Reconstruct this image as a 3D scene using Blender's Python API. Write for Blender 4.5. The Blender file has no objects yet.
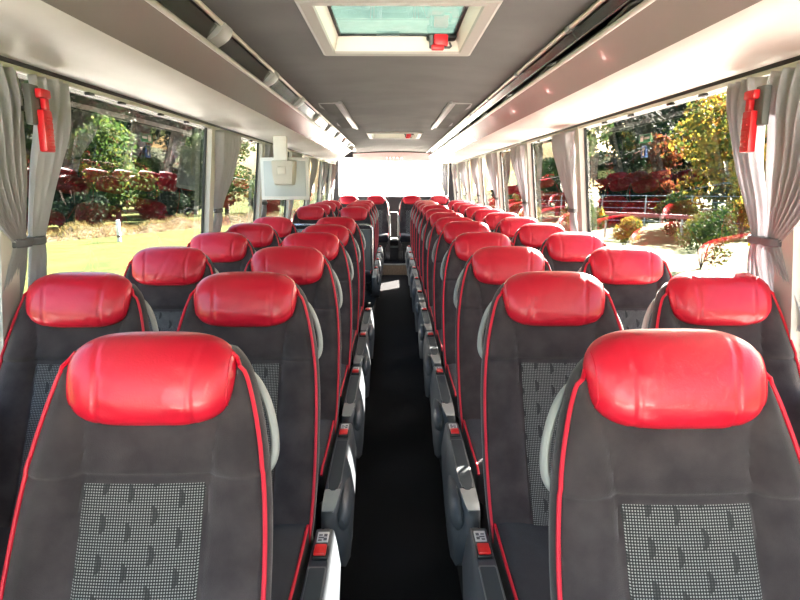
import bpy, bmesh, math, random
from mathutils import Vector, Matrix
R = math.radians
random.seed(7)
sc = bpy.context.scene
COL = sc.collection

# ------------------------------------------------------------------ helpers
def clamp(v, a=0.0, b=1.0): return max(a, min(b, v))
def sstep(a, b, v):
    t = clamp((v - a) / (b - a)); return t * t * (3 - 2 * t)
def interp(tab, v):
    if v <= tab[0][0]: return tab[0][1]
    for (a, p), (b, q) in zip(tab, tab[1:]):
        if v <= b:
            t = (v - a) / (b - a); return p + (q - p) * t
    return tab[-1][1]
def curve(tab, v):                                   # smooth (monotone cubic) look-up
    n = len(tab)
    if v <= tab[0][0]: return tab[0][1]
    if v >= tab[-1][0]: return tab[-1][1]
    for i in range(n - 1):
        if v <= tab[i + 1][0]:
            x0, y0 = tab[i]; x1, y1 = tab[i + 1]
            d = (y1 - y0) / (x1 - x0)
            m0 = d if i == 0 else 0.5 * (d + (y0 - tab[i - 1][1]) / (x0 - tab[i - 1][0]))
            m1 = d if i == n - 2 else 0.5 * (d + (tab[i + 2][1] - y1) / (tab[i + 2][0] - x1))
            h = x1 - x0; t = (v - x0) / h
            return ((2*t**3 - 3*t*t + 1) * y0 + (t**3 - 2*t*t + t) * h * m0
                    + (-2*t**3 + 3*t*t) * y1 + (t**3 - t*t) * h * m1)

class MB:
    """collects geometry, builds ONE mesh object"""
    def __init__(s): s.v = []; s.f = []
    def add(s, vs, fs):
        o = len(s.v); s.v += [tuple(p) for p in vs]; s.f += [tuple(i + o for i in f) for f in fs]; return s
    def box(s, a, b, bev=0.0, seg=2, mtx=None):
        bm = bmesh.new(); bmesh.ops.create_cube(bm, size=1)
        c = [(a[i] + b[i]) / 2 for i in range(3)]; d = [abs(b[i] - a[i]) for i in range(3)]
        for v in bm.verts: v.co = Vector((c[0] + v.co.x*d[0], c[1] + v.co.y*d[1], c[2] + v.co.z*d[2]))
        if bev: bmesh.ops.bevel(bm, geom=bm.edges[:], offset=min(bev, min(d)*.49), segments=seg, profile=.5, affect='EDGES')
        if mtx: bmesh.ops.transform(bm, matrix=mtx, verts=bm.verts)
        bm.verts.index_update()
        s.add([v.co for v in bm.verts], [[v.index for v in f.verts] for f in bm.faces]); bm.free(); return s
    def tube(s, pts, r, n=10, flat=1.0, closed=False):
        pts = [Vector(p) for p in pts]; m = len(pts); rings = []
        up = None
        for i, p in enumerate(pts):
            if closed: t = pts[(i+1) % m] - pts[i-1]
            else: t = pts[min(i+1, m-1)] - pts[max(i-1, 0)]
            t.normalize()
            if up is None:
                up = Vector((0, 1, 0)) if abs(t.y) < .8 else Vector((0, 0, 1))
            sd = t.cross(up).normalized(); up = sd.cross(t).normalized()
            rr = r[i] if isinstance(r, (list, tuple)) else r
            rings.append([p + sd*rr*math.cos(2*math.pi*k/n) + up*rr*flat*math.sin(2*math.pi*k/n) for k in range(n)])
        return s.loft(rings, closed=closed)
    def loft(s, rings, closed=False, caps=True):
        n = len(rings[0]); vs = [p for r in rings for p in r]; fs = []
        m = len(rings)
        for i in range(m if closed else m - 1):
            j = (i + 1) % m
            for k in range(n):
                fs.append((i*n + k, i*n + (k+1) % n, j*n + (k+1) % n, j*n + k))
        if caps and not closed:
            fs.append(tuple(range(n))[::-1]); fs.append(tuple((m-1)*n + k for k in range(n)))
        return s.add(vs, fs)
    def grid(s, fn, us, vs_):
        P = [fn(u, v) for v in vs_ for u in us]; n = len(us)
        fs = [(j*n+i, j*n+i+1, (j+1)*n+i+1, (j+1)*n+i) for j in range(len(vs_)-1) for i in range(n-1)]
        return s.add(P, fs)
    def prism(s, poly, y0, y1):                      # poly in (x, z), extruded along y
        return s.loft([[(x, y0, z) for x, z in poly], [(x, y1, z) for x, z in poly]])
    def data(s, name, m, smooth=True, ang=38):
        me = bpy.data.meshes.new(name); me.from_pydata(s.v, [], s.f); me.validate()
        bm = bmesh.new(); bm.from_mesh(me); bmesh.ops.recalc_face_normals(bm, faces=bm.faces[:]); bm.to_mesh(me); bm.free()
        if smooth:
            me.shade_smooth(); me.set_sharp_from_angle(angle=R(ang))
        me.materials.append(m); return me
    def build(s, name, m, parent=None, smooth=True, ang=38):
        return link(name, s.data(name, m, smooth, ang), parent)
def link(name, me, parent=None):
    o = bpy.data.objects.new(name, me); COL.objects.link(o)
    if parent: o.parent = parent
    return o
def frange(a, b, n): return [a + (b - a) * i / (n - 1) for i in range(n)]

def tag(o, label=None, cat=None, group=None, kind=None):
    if label: o['label'] = label
    if cat: o['category'] = cat
    if group: o['group'] = group
    if kind: o['kind'] = kind
    return o
def thing(name, label, cat, loc=(0, 0, 0), rz=0, group=None):
    o = bpy.data.objects.new(name, None); COL.objects.link(o)
    o.location = loc; o.rotation_euler = (0, 0, rz); o.empty_display_size = .1
    return tag(o, label, cat, group)
def struct(name, mb, m, smooth=False, **k):
    return tag(mb.build(name, m, None, smooth, **k), kind='structure')
def copy_tree(o, parent=None):
    c = o.copy(); COL.objects.link(c)
    if parent: c.parent = parent
    for ch in list(o.children): copy_tree(ch, c)
    return c

# ------------------------------------------------------------------ materials
def mat(name, base, rough=.5, metal=0.0, var=None, vscale=8, detail=4, bump=0.0, bscale=60, sheen=0.0, coat=0.0, spec=.5,
        stretch=None, trans=0.0):
    m = bpy.data.materials.new(name); m.use_nodes = True; nt = m.node_tree
    b = nt.nodes['Principled BSDF']
    b.inputs['Base Color'].default_value = (*base, 1); b.inputs['Roughness'].default_value = rough
    b.inputs['Metallic'].default_value = metal; b.inputs['Specular IOR Level'].default_value = spec
    b.inputs['Sheen Weight'].default_value = sheen; b.inputs['Coat Weight'].default_value = coat
    tc = nt.nodes.new('ShaderNodeTexCoord'); src = tc.outputs['Object']
    if stretch:
        mp = nt.nodes.new('ShaderNodeMapping'); mp.inputs['Scale'].default_value = stretch
        nt.links.new(src, mp.inputs['Vector']); src = mp.outputs['Vector']
    if var:
        n = nt.nodes.new('ShaderNodeTexNoise'); n.inputs['Scale'].default_value = vscale; n.inputs['Detail'].default_value = detail
        r = nt.nodes.new('ShaderNodeValToRGB')
        r.color_ramp.elements[0].position = .35; r.color_ramp.elements[1].position = .65
        r.color_ramp.elements[0].color = (*base, 1); r.color_ramp.elements[1].color = (*var, 1)
        nt.links.new(src, n.inputs['Vector']); nt.links.new(n.outputs['Fac'], r.inputs['Fac'])
        nt.links.new(r.outputs['Color'], b.inputs['Base Color'])
    if bump:
        n2 = nt.nodes.new('ShaderNodeTexNoise'); n2.inputs['Scale'].default_value = bscale; n2.inputs['Detail'].default_value = 5
        bp = nt.nodes.new('ShaderNodeBump'); bp.inputs['Strength'].default_value = bump; bp.inputs['Distance'].default_value = .004
        nt.links.new(src, n2.inputs['Vector']); nt.links.new(n2.outputs['Fac'], bp.inputs['Height'])
        nt.links.new(bp.outputs['Normal'], b.inputs['Normal'])
    if trans:
        t = nt.nodes.new('ShaderNodeBsdfTranslucent'); t.inputs['Color'].default_value = (*base, 1)
        mx = nt.nodes.new('ShaderNodeMixShader'); mx.inputs['Fac'].default_value = trans
        out = nt.nodes['Material Output']
        nt.links.new(b.outputs[0], mx.inputs[1]); nt.links.new(t.outputs[0], mx.inputs[2]); nt.links.new(mx.outputs[0], out.inputs['Surface'])
    return m

def glass(name, tint, ior=1.5, rough=0.0, dirt=None):
    m = bpy.data.materials.new(name); m.use_nodes = True; nt = m.node_tree; nt.nodes.clear()
    out = nt.nodes.new('ShaderNodeOutputMaterial'); fr = nt.nodes.new('ShaderNodeFresnel')
    gm = nt.nodes.new('ShaderNodeNewGeometry'); mr = nt.nodes.new('ShaderNodeMapRange')   # same reflectance from both faces of a pane
    mr.inputs['To Min'].default_value = ior; mr.inputs['To Max'].default_value = 1/ior
    nt.links.new(gm.outputs['Backfacing'], mr.inputs['Value']); nt.links.new(mr.outputs[0], fr.inputs['IOR'])
    tr = nt.nodes.new('ShaderNodeBsdfTransparent'); tr.inputs['Color'].default_value = (*tint, 1)
    gl = nt.nodes.new('ShaderNodeBsdfGlossy'); gl.inputs['Roughness'].default_value = rough
    mx = nt.nodes.new('ShaderNodeMixShader')
    nt.links.new(fr.outputs[0], mx.inputs['Fac']); nt.links.new(tr.outputs[0], mx.inputs[1]); nt.links.new(gl.outputs[0], mx.inputs[2])
    last = mx
    if dirt:
        col, amount, scale = dirt
        tl = nt.nodes.new('ShaderNodeBsdfTranslucent'); tl.inputs['Color'].default_value = (*col, 1)
        tc = nt.nodes.new('ShaderNodeTexCoord'); n = nt.nodes.new('ShaderNodeTexNoise'); n.inputs['Scale'].default_value = scale
        n.inputs['Detail'].default_value = 6
        r = nt.nodes.new('ShaderNodeMapRange'); r.inputs['From Min'].default_value = .35; r.inputs['From Max'].default_value = .7
        r.inputs['To Min'].default_value = amount*.45; r.inputs['To Max'].default_value = amount
        m2 = nt.nodes.new('ShaderNodeMixShader')
        nt.links.new(tc.outputs['Object'], n.inputs['Vector']); nt.links.new(n.outputs['Fac'], r.inputs['Value'])
        nt.links.new(r.outputs[0], m2.inputs['Fac']); nt.links.new(mx.outputs[0], m2.inputs[1]); nt.links.new(tl.outputs[0], m2.inputs[2])
        last = m2
    nt.links.new(last.outputs[0], out.inputs['Surface'])
    return m

def leaf_mat(name, cols, trans=.35):
    m = bpy.data.materials.new(name); m.use_nodes = True; nt = m.node_tree
    b = nt.nodes['Principled BSDF']; b.inputs['Roughness'].default_value = .85; b.inputs['Specular IOR Level'].default_value = .1
    g = nt.nodes.new('ShaderNodeNewGeometry'); r = nt.nodes.new('ShaderNodeValToRGB'); cr = r.color_ramp
    cr.interpolation = 'CONSTANT'
    while len(cr.elements) < len(cols): cr.elements.new(.5)
    for i, c in enumerate(cols):
        cr.elements[i].position = i / len(cols); cr.elements[i].color = (*c, 1)
    nt.links.new(g.outputs['Random Per Island'], r.inputs['Fac']); nt.links.new(r.outputs['Color'], b.inputs['Base Color'])
    t = nt.nodes.new('ShaderNodeBsdfTranslucent'); nt.links.new(r.outputs['Color'], t.inputs['Color'])
    mx = nt.nodes.new('ShaderNodeMixShader'); mx.inputs['Fac'].default_value = trans
    nt.links.new(b.outputs[0], mx.inputs[1]); nt.links.new(t.outputs[0], mx.inputs[2])
    nt.links.new(mx.outputs[0], nt.nodes['Material Output'].inputs['Surface'])
    return m

def pattern_fabric():
    """charcoal fabric with a close grid of pale dots and darker comma-shaped motifs"""
    m = bpy.data.materials.new('patterned_fabric'); m.use_nodes = True; nt = m.node_tree; N = nt.nodes; L = nt.links
    b = N['Principled BSDF']; b.inputs['Roughness'].default_value = .9; b.inputs['Sheen Weight'].default_value = .2
    tc = N.new('ShaderNodeTexCoord'); sx = N.new('ShaderNodeSeparateXYZ'); L.new(tc.outputs['Object'], sx.inputs[0])
    def mth(op, a, c=None):
        n = N.new('ShaderNodeMath'); n.operation = op
        for i, v in enumerate((a, c)):
            if v is None: continue
            if isinstance(v, (int, float)): n.inputs[i].default_value = v
            else: L.new(v, n.inputs[i])
        return n.outputs[0]
    X, Z = sx.outputs['X'], sx.outputs['Z']
    P = .0048
    u = mth('SUBTRACT', mth('FRACT', mth('DIVIDE', X, P)), .5)
    v = mth('SUBTRACT', mth('FRACT', mth('DIVIDE', Z, P*.92)), .5)
    dot = mth('LESS_THAN', mth('ADD', mth('MULTIPLY', u, u), mth('MULTIPLY', v, v)), .085)
    # comma motif: staggered cells, narrow upright ellipses
    cu, cv = .046, .060
    cell = mth('FLOOR', mth('DIVIDE', X, cu))
    off = mth('MULTIPLY', mth('MODULO', mth('MULTIPLY', cell, 1.0), 2.0), .41)
    wob = mth('MULTIPLY', mth('SINE', mth('MULTIPLY', cell, 2.3)), .22)
    fu = mth('SUBTRACT', mth('FRACT', mth('DIVIDE', X, cu)), .5)
    fv = mth('SUBTRACT', mth('FRACT', mth('ADD', mth('ADD', mth('DIVIDE', Z, cv), off), wob)), .5)
    fu2 = mth('ADD', fu, mth('MULTIPLY', mth('MULTIPLY', fv, fv), 1.6))
    el = mth('ADD', mth('POWER', mth('DIVIDE', mth('SUBTRACT', fu2, .08), .115), 2.0), mth('POWER', mth('DIVIDE', fv, .26), 2.0))
    inside = mth('LESS_THAN', el, 1.0)
    dots = mth('MULTIPLY', dot, mth('SUBTRACT', 1.0, mth('MULTIPLY', inside, .85)))
    mx = N.new('ShaderNodeMix'); mx.data_type = 'RGBA'
    mx.inputs['A'].default_value = (.020, .019, .020, 1); mx.inputs['B'].default_value = (.30, .295, .285, 1)
    L.new(dots, mx.inputs['Factor']); L.new(mx.outputs['Result'], b.inputs['Base Color'])
    return m

M = {}
M['velour'] = mat('charcoal_velour', (.040, .032, .034), .95, var=(.066, .054, .056), vscale=14, detail=6, bump=.25, bscale=500, sheen=.30, spec=.15)
M['velour_dark'] = mat('dark_velour', (.014, .012, .014), .95, var=(.021, .019, .022), vscale=14, bump=.2, bscale=500, sheen=.25, spec=.15)
M['pattern'] = pattern_fabric()
M['leather'] = mat('red_leather', (.60, .007, .026), .37, var=(.68, .009, .032), vscale=5, bump=.10, bscale=220, spec=.55, coat=.2)
M['piping'] = mat('red_piping', (.66, .004, .028), .5)
M['shell'] = mat('seat_shell_plastic', (.045, .047, .05), .5, bump=.05, bscale=300)
M['handle'] = mat('pale_grey_plastic', (.34, .345, .325), .4)
M['console'] = mat('grey_blue_plastic', (.055, .064, .073), .42, bump=.05, bscale=300)
M['console_light'] = mat('light_grey_plastic', (.20, .21, .21), .35)
M['inlay'] = mat('dark_slate_rubber', (.035, .048, .055), .5, bump=.1, bscale=400)
M['tip'] = mat('silver_plastic', (.58, .60, .60), .25, metal=.6)
M['buckle'] = mat('red_buckle_plastic', (.80, .02, .02), .3)
M['black'] = mat('black_plastic', (.012, .012, .013), .45)
M['label'] = mat('white_label', (.65, .66, .66), .5)
M['print'] = mat('label_print', (.12, .12, .13), .6)
M['carpet'] = mat('black_carpet', (.008, .008, .0095), 1.0, var=(.034, .034, .037), vscale=350, detail=3, bump=.8, bscale=700, spec=.1)
M['podium'] = mat('dark_podium_floor', (.020, .021, .024), .9, bump=.3, bscale=300)
M['ceiling'] = mat('grey_ceiling_textile', (.108, .106, .102), .95, var=(.128, .124, .120), vscale=3, bump=.2, bscale=350, spec=.2)
M['cream'] = mat('cream_marbled_panel', (.66, .635, .59), .45, var=(.73, .71, .665), vscale=7, detail=8, spec=.4, stretch=(1, .45, 1))
M['mauve'] = mat('mauve_gloss_panel', (.25, .228, .208), .24, spec=.4, coat=.15)
M['lip'] = mat('champagne_trim', (.46, .44, .39), .3)
M['smoke'] = mat('smoked_flap', (.045, .047, .038), .12, spec=.6)
M['bracket'] = mat('grey_bracket', (.25, .25, .238), .4)
M['rail'] = mat('beige_rail', (.60, .55, .46), .3, metal=.35)
M['chrome'] = mat('chrome', (.75, .76, .78), .12, metal=1)
M['rackin'] = mat('rack_lining', (.03, .03, .028), .8)
M['pillar'] = mat('cream_pillar', (.60, .59, .54), .5, bump=.05, bscale=300)
M['seal'] = mat('black_seal', (.012, .014, .014), .5)
M['wall'] = mat('grey_wall_textile', (.17, .165, .16), .9, bump=.2, bscale=300)
M['rear'] = mat('dark_rear_panel', (.022, .02, .024), .75)
M['pelmet'] = mat('mauve_pelmet', (.24, .145, .14), .5)
M['curtain'] = mat('silver_grey_curtain', (.54, .535, .56), .75, bump=.15, bscale=600, trans=.30, sheen=.2)
M['tieback'] = mat('slate_tieback', (.13, .135, .15), .8)
M['hammer_red'] = mat('emergency_red', (.62, .012, .02), .35)
M['hammer_grey'] = mat('hammer_grey', (.09, .095, .09), .5)
M['hatch'] = mat('beige_hatch_frame', (.34, .325, .295), .5)
M['hatch_in'] = mat('ivory_hatch_lining', (.66, .63, .55), .45)
M['hatchglass'] = glass('teal_hatch_glass', (.15, .19, .18), dirt=((.10, .13, .115), .5, 9))
M['glass'] = glass('tinted_side_glass', (.61, .605, .605), 1.56)
M['clear'] = glass('clear_glass', (.97, .98, .97), 1.45)
M['tv'] = mat('pale_blue_grey_casing', (.52, .58, .60), .4)
M['tvframe'] = mat('white_casing', (.78, .79, .78), .35)
M['tvmount'] = mat('ivory_mount', (.60, .58, .52), .45)
M['screen'] = mat('dark_screen', (.01, .01, .012), .1)
M['teal'] = mat('slate_partition', (.10, .125, .13), .35)
M['green'] = mat('sign_green', (.01, .22, .09), .5)
M['blue'] = mat('sign_blue', (.02, .08, .28), .5)
M['yellow'] = mat('sign_yellow', (.75, .60, .02), .5)
M['white'] = mat('sign_white', (.8, .8, .8), .5)
M['step'] = mat('step_edge', (.42, .31, .22), .5, var=(.30, .22, .16), vscale=20, stretch=(3, 1, 1))
M['nosing'] = mat('grey_nosing', (.30, .30, .29), .4)
M['steel'] = mat('galvanised_steel', (.42, .43, .44), .5, metal=.5)

# ------------------------------------------------------------------ coach geometry constants
EYE = 1.55
Z_POD = .15
Z_CEIL = 2.13
Y0, Y1 = -2.6, 12.2
Z_WT, Z_WS = 1.885, .92                         # window head and sill
def wx(z): return 1.155 + (Z_WT - z) * .095     # inner face of the leaning side wall
PIL = [-1.2, .05, 1.85, 3.93, 5.40, 6.93, 8.43, 9.90, 11.30]

# floor: sunken carpeted aisle
struct('floor', MB().box((-.24, Y0, -.04), (.24, 10.25, 0)), M['carpet'])
for s, nm in ((-1, 'left'), (1, 'right')):
    struct('floor_podium_' + nm, MB().box((s*.24, Y0, -.04), (s*1.30, Y1, Z_POD)), M['podium'])
# rear steps
b = MB().box((-.24, 10.25, -.04), (.24, Y1, .18)); struct('trim_1', b, M['step'])
struct('trim_2', MB().box((-.238, 10.235, .165), (.238, 10.32, .186), .004), M['nosing'])
struct('floor_rear', MB().box((-.24, 10.32, .18), (.24, Y1, .184)), M['carpet'])

# side walls below the windows, header above, pillars, glass
hole_ys = list(zip(PIL, PIL[1:]))
for s, nm in ((-1, 'left'), (1, 'right')):
    b = MB(); z0, z1 = -.04, Z_WS
    b.prism([(s*wx(z1), z1), (s*(wx(z1)+.10), z1), (s*1.34, .3), (s*1.34, z0), (s*1.275, z0), (s*1.272, z1-.06)], Y0, Y1)
    struct('wall_' + nm, b, M['wall'])
    b = MB().prism([(s*(wx(Z_WS)-.035), Z_WS+.012), (s*(wx(Z_WS)+.06), Z_WS+.012), (s*(wx(Z_WS)+.06), Z_WS-.025), (s*(wx(Z_WS)-.035), Z_WS-.025)], Y0, Y1)
    struct('trim_sill_' + nm, b, M['pillar'])
    b = MB().prism([(s*(wx(Z_WT)+.0), Z_WT), (s*(wx(Z_WT)+.09), Z_WT), (s*1.16, 2.22), (s*1.05, 2.22), (s*1.08, Z_WT+.1)], Y0, Y1)
    struct('wall_header_' + nm, b, M['seal'])
    for i, y in enumerate(PIL + [Y1-.1]):
        b = MB(); hw = .045
        ins = .03
        b.loft([[(s*(wx(z)-ins), y-hw, z), (s*(wx(z)+.016), y-hw, z), (s*(wx(z)+.016), y+hw, z), (s*(wx(z)-ins), y+hw, z)] for z in (Z_WS, Z_WT)])
        o = struct('pillar_%s_%d' % (nm, i+1), b, M['pillar'])
        b = MB()
        for q in (-1, 1):
            b.loft([[(s*(wx(z)+.002), y+q*hw, z), (s*(wx(z)+.016), y+q*hw, z), (s*(wx(z)+.016), y+q*(hw+.012), z), (s*(wx(z)+.002), y+q*(hw+.012), z)] for z in (Z_WS, Z_WT)])
        o2 = b.build('seal', M['seal'], o, False)
    for i, (a, c) in enumerate(zip(PIL, PIL[1:] + [Y1-.1])):
        b = MB(); g0, g1 = a+.004, c-.004
        b.loft([[(s*(wx(z)+.018), g0, z), (s*(wx(z)+.024), g0, z), (s*(wx(z)+.024), g1, z), (s*(wx(z)+.018), g1, z)] for z in (Z_WS-.01, Z_WT+.01)])
        struct('window_%d' % (i + 1 + (0 if s < 0 else 20)), b, M['glass'])

# ceiling with two hatch openings
HATCH = [(-.275, .275, 2.12, 2.86), (-.275, .275, 7.45, 8.25)]
xs = sorted({-.70, -.5, -.275, 0, .275, .5, .70}); ysn = set(frange(Y0, Y1, 60))
for h in HATCH: ysn |= {h[2], h[3]}
ys = sorted(ysn)
def cz(x, y):
    return Z_CEIL - .028*(abs(x)/.7)**2 + .004*math.sin(y*4.2)*sstep(3.2, 4.2, y)
b = MB(); V = {}
for i, x in enumerate(xs):
    for j, y in enumerate(ys):
        V[i, j] = len(b.v); b.v.append((x, y, cz(x, y)))
for i in range(len(xs)-1):
    for j in range(len(ys)-1):
        cx, cy = (xs[i]+xs[i+1])/2, (ys[j]+ys[j+1])/2
        if any(h[0] < cx < h[1] and h[2] < cy < h[3] for h in HATCH): continue
        b.f.append((V[i, j], V[i+1, j], V[i+1, j+1], V[i, j+1]))
struct('ceiling', b, M['ceiling'], smooth=True)
# outer roof skin over the racks so that no daylight leaks in
for s, nm in ((-1, 'left'), (1, 'right')):
    struct('roof_' + nm, MB().prism([(s*.68, 2.10), (s*1.20, 2.20), (s*1.20, 2.24), (s*.64, 2.20), (s*.64, 2.12)], Y0, Y1), M['seal'])
b = MB()
for a, c, yA, yB in ((-.7, .7, Y0, 2.02), (-.7, -.35, 2.02, 2.96), (.35, .7, 2.02, 2.96), (-.7, .7, 2.96, 7.35), (-.7, -.35, 7.35, 8.35), (.35, .7, 7.35, 8.35), (-.7, .7, 8.35, Y1)):
    b.box((a, yA, 2.17), (c, yB, 2.21))
struct('roof', b, M['seal'])

# front end, behind the camera: windscreen with a low dash
struct('wall_front', MB().box((-1.30, Y0-.08, -.04), (1.30, Y0, .45)).box((-1.30, Y0-.08, 2.08), (1.30, Y0, 2.24)), M['wall'])
struct('window_front', MB().box((-1.25, Y0-.05, .45), (1.25, Y0-.042, 2.08)), M['clear'])

# rear end
b = MB().box((-1.33, Y1, -.04), (1.33, Y1+.08, 1.27)).box((-1.33, Y1, 2.02), (1.33, Y1+.08, 2.24)).box((-1.33, Y1, 1.27), (-1.08, Y1+.08, 2.02)).box((1.08, Y1, 1.27), (1.33, Y1+.08, 2.02))
struct('wall_rear', b, M['rear'])
struct('window_rear', MB().box((-1.09, Y1+.03, 1.26), (1.09, Y1+.036, 2.03)), M['clear'])
pts = []
b = MB()
rg = []
for x in frange(-.78, .78, 17):
    top = 2.105 - .03*(x/.78)**2
    rg.append([(x, Y1-.30, top), (x, Y1-.02, top), (x, Y1-.02, 1.955), (x, Y1-.10, 1.945)])
b.loft(rg)
pel = tag(b.build('trim_rear_pelmet', M['pelmet'], None), kind='structure')
cu = bpy.data.curves.new('pelmet_lettering', 'FONT'); cu.body = 'SETRA'; cu.size = .075; cu.extrude = .004
cu.align_x = 'CENTER'; cu.space_character = 1.75; cu.materials.append(M['white'])
o = bpy.data.objects.new('pelmet_lettering', cu); COL.objects.link(o); o.parent = pel
o.location = (.01, Y1-.158, 1.985); o.rotation_euler = (R(141), 0, 0)

# ------------------------------------------------------------------ overhead luggage racks
def bez(p, q, r, n):
    return [((1-t)**2*p[0] + 2*t*(1-t)*q[0] + t*t*r[0], (1-t)**2*p[1] + 2*t*(1-t)*q[1] + t*t*r[1]) for t in frange(0, 1, n)]
def rack(s, yb, label):
    t = thing('luggage_rack', label, 'luggage rack', (0, 0, 0))
    th = .012
    under = [(1.118, 1.898), (1.0, 1.902)] + bez((.90, 1.906), (.82, 1.915), (.785, 1.938), 5)
    fas = bez((.785, 1.938), (.72, 1.985), (.668, 2.018), 7)
    def sheet(path, name, m, ya, ybb, smooth=True, end=False):
        up = [(x, z + th) for x, z in path]
        poly = [(s*x, z) for x, z in path] + [(s*x, z) for x, z in reversed(up)]
        return MB().prism(poly, ya, ybb).build(name, m, t, smooth, ang=50)
    sheet(under, 'underside_panel', M['cream'], Y0+.01, yb)
    sheet(fas, 'fascia', M['mauve'], Y0+.01, yb)
    b = MB().tube([(s*.664, Y0+.01, 2.024), (s*.664, yb, 2.024)], .009, 12); b.build('lip', M['lip'], t)
    # lining inside
    poly = [(s*.67, 2.034), (s*.80, 1.985), (s*1.03, 1.955), (s*1.03, 1.975), (s*.80, 2.005), (s*.67, 2.045)]
    MB().prism(poly, Y0+.01, yb).build('shelf', M['rackin'], t)
    # ceiling-side rail
    rx, rz_ = .618, 2.094
    MB().tube([(s*rx, Y0+.01, rz_), (s*rx, yb-.05, rz_)], .0085, 12).build('rail', M['rail'], t)
    # brackets and flaps
    ys_ = [y for y in (-1.4, -.47, .47, 1.40, 2.34, 3.28, 4.22, 5.16, 6.10, 7.04, 7.98, 8.92, 9.86, 10.8) if y < yb-.3]
    for i, y in enumerate(ys_):
        w = .062 if s < 0 else .024
        b = MB(); rings = []
        prof = bez((.606, 2.098), (.606, 2.070), (.640, 2.048), 6) + [(.672, 2.030)] if s < 0 else bez((.606, 2.100), (.602, 2.082), (.618, 2.078), 6)
        back = [(x + .030, z + .016) for x, z in reversed(prof)]
        poly = prof + back
        for q, k in ((-1, .88), (-.8, 1), (.8, 1), (1, .88)):
            cx = sum(p[0] for p in poly)/len(poly); czz = sum(p[1] for p in poly)/len(poly)
            rings.append([(s*(cx+(x-cx)*k), y+q*w, czz+(z-czz)*k) for x, z in poly])
        b.loft(rings); b.build('bracket', M['bracket'] if s < 0 else M['console_light'], t)
        if i+1 < len(ys_):
            ya, yc = y+w+.012, ys_[i+1]-w-.012
            if s < 0:
                poly = [(s*.628, 2.082), (s*.668, 2.040), (s*.678, 2.046), (s*.638, 2.090)]
                MB().prism(poly, ya, yc).build('flap', M['smoke'], t, False)
            else:
                poly = [(s*.628, 2.082), (s*.648, 2.056), (s*.658, 2.062), (s*.638, 2.090)]
                f = MB().prism(poly, ya-.03, yc+.03).build('flap', M['smoke'], t, False)
                MB().tube([(s*.650, ya-.03, 2.055), (s*.650, yc+.03, 2.055)], .0035, 8).build('flap_edge', M['chrome'], f)
                b = MB()
                yy = (ya+yc)/2
                b.tube([(s*.662, yy-.16, 2.034), (s*.668, yy-.08, 2.044), (s*.664, yy, 2.050), (s*.668, yy+.08, 2.044), (s*.662, yy+.16, 2.034)], .009, 8)
                b.build('hinge', M['black'], t)
    if s < 0:                                         # rounded end cap
        b = MB(); rg = []
        full = [(1.118, 1.896), (.90, 1.904), (.785, 1.936), (.70, 1.995), (.655, 2.022), (.612, 2.098), (.70, 2.10), (1.118, 2.12)]
        for y, k in ((yb-.02, 1.012), (yb+.03, 1.0), (yb+.09, .9), (yb+.12, .72)):
            rg.append([(s*(1.118 + (x-1.118)*k), y, 2.0 + (z-2.0)*k) for x, z in full])
        b.loft(rg); b.build('end_cap', M['lip'], t, True, ang=60)
    return t
rack(-1, 9.75, 'long overhead luggage rack on the left side with big grey brackets between smoked flaps')
rack(1, Y1-.32, 'long overhead luggage rack on the right side with slim rail clips and glossy dark edge')

# curtain rails along the window heads
for s, nm in ((-1, 'left'), (1, 'right')):
    t = thing('curtain_rail', 'slim pale curtain rail running along the tops of the %s windows' % nm, 'curtain rail', (0, 0, 0))
    MB().box((s*1.128, Y0+.02, 1.872), (s*1.150, Y1-.16, 1.888), .003).build('track', M['pillar'], t)
    for y in (2.35, 2.62, 3.05, 3.42, 4.5, 4.95, 5.95, 6.3, 7.5):
        MB().box((s*1.120, y-.022, 1.860), (s*1.140, y+.022, 1.8715), .004).build('glider', M['black'], t)
    struct('trim_head_strip_' + nm, MB().prism([(s*1.13, 1.889), (s*1.165, 1.889), (s*1.165, 1.91), (s*1.12, 1.91)], Y0, Y1-.02), M['seal'])

# ------------------------------------------------------------------ curtains
def curtain_mesh(s, ya, yb, yt, tie_w, folds, seed, zt=1.868, ztie=1.365, zb=1.10, far_w=None):
    rnd = random.Random(seed)
    ph = [rnd.uniform(0, 6.28) for _ in range(4)]
    am = [rnd.uniform(.7, 1.3) for _ in range(folds+2)]
    fl = (.06, .06) if far_w is None else far_w
    def fn(u, v):                                     # u 0..1 along the rail, v 0..1 downwards
        z = zt + (zb - zt) * v
        if z >= ztie:
            k = clamp((zt - z) / (zt - ztie)); k2 = k**1.55
            lo = ya + (yt - tie_w/2 - ya)*k2; hi = yb + (yt + tie_w/2 - yb)*k2
            amp = (.026*(1-k)+.012*k)*(1.0 if zt*0+folds > 7 or folds < 5 else 1.35)
        else:
            k = clamp((ztie - z) / (ztie - zb)); k2 = 1-(1-k)**1.8
            lo = yt - tie_w/2 - fl[0]*k2; hi = yt + tie_w/2 + fl[1]*k2
            amp = .012*(1-k)+.007*k
        f = u*folds
        a = am[int(f) % len(am)]
        w = math.sin(f*2*math.pi + ph[0] + .5*math.sin(v*4+ph[1]))
        w = math.copysign(abs(w)**.75, w)
        y = lo + (hi-lo)*u + .010*math.cos(f*2*math.pi + ph[2])*(hi-lo)/max(.01, yb-ya)
        bow = .030*math.sin(math.pi*clamp((zt-z)/(zt-ztie))) if z > ztie else 0
        x = 1.105 + .070*sstep(zt, ztie, z) + .046*sstep(ztie, zb, z) - bow*.4 - amp*w*a*.85 - .006*math.sin(v*17+ph[3]+u*6)*(.3+abs(v-.5))
        return (s*x, y, z)
    us = frange(0, 1, folds*10+1)
    vs_ = sorted(set(frange(0, 1, 42)))
    return MB().grid(fn, us, vs_)
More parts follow.
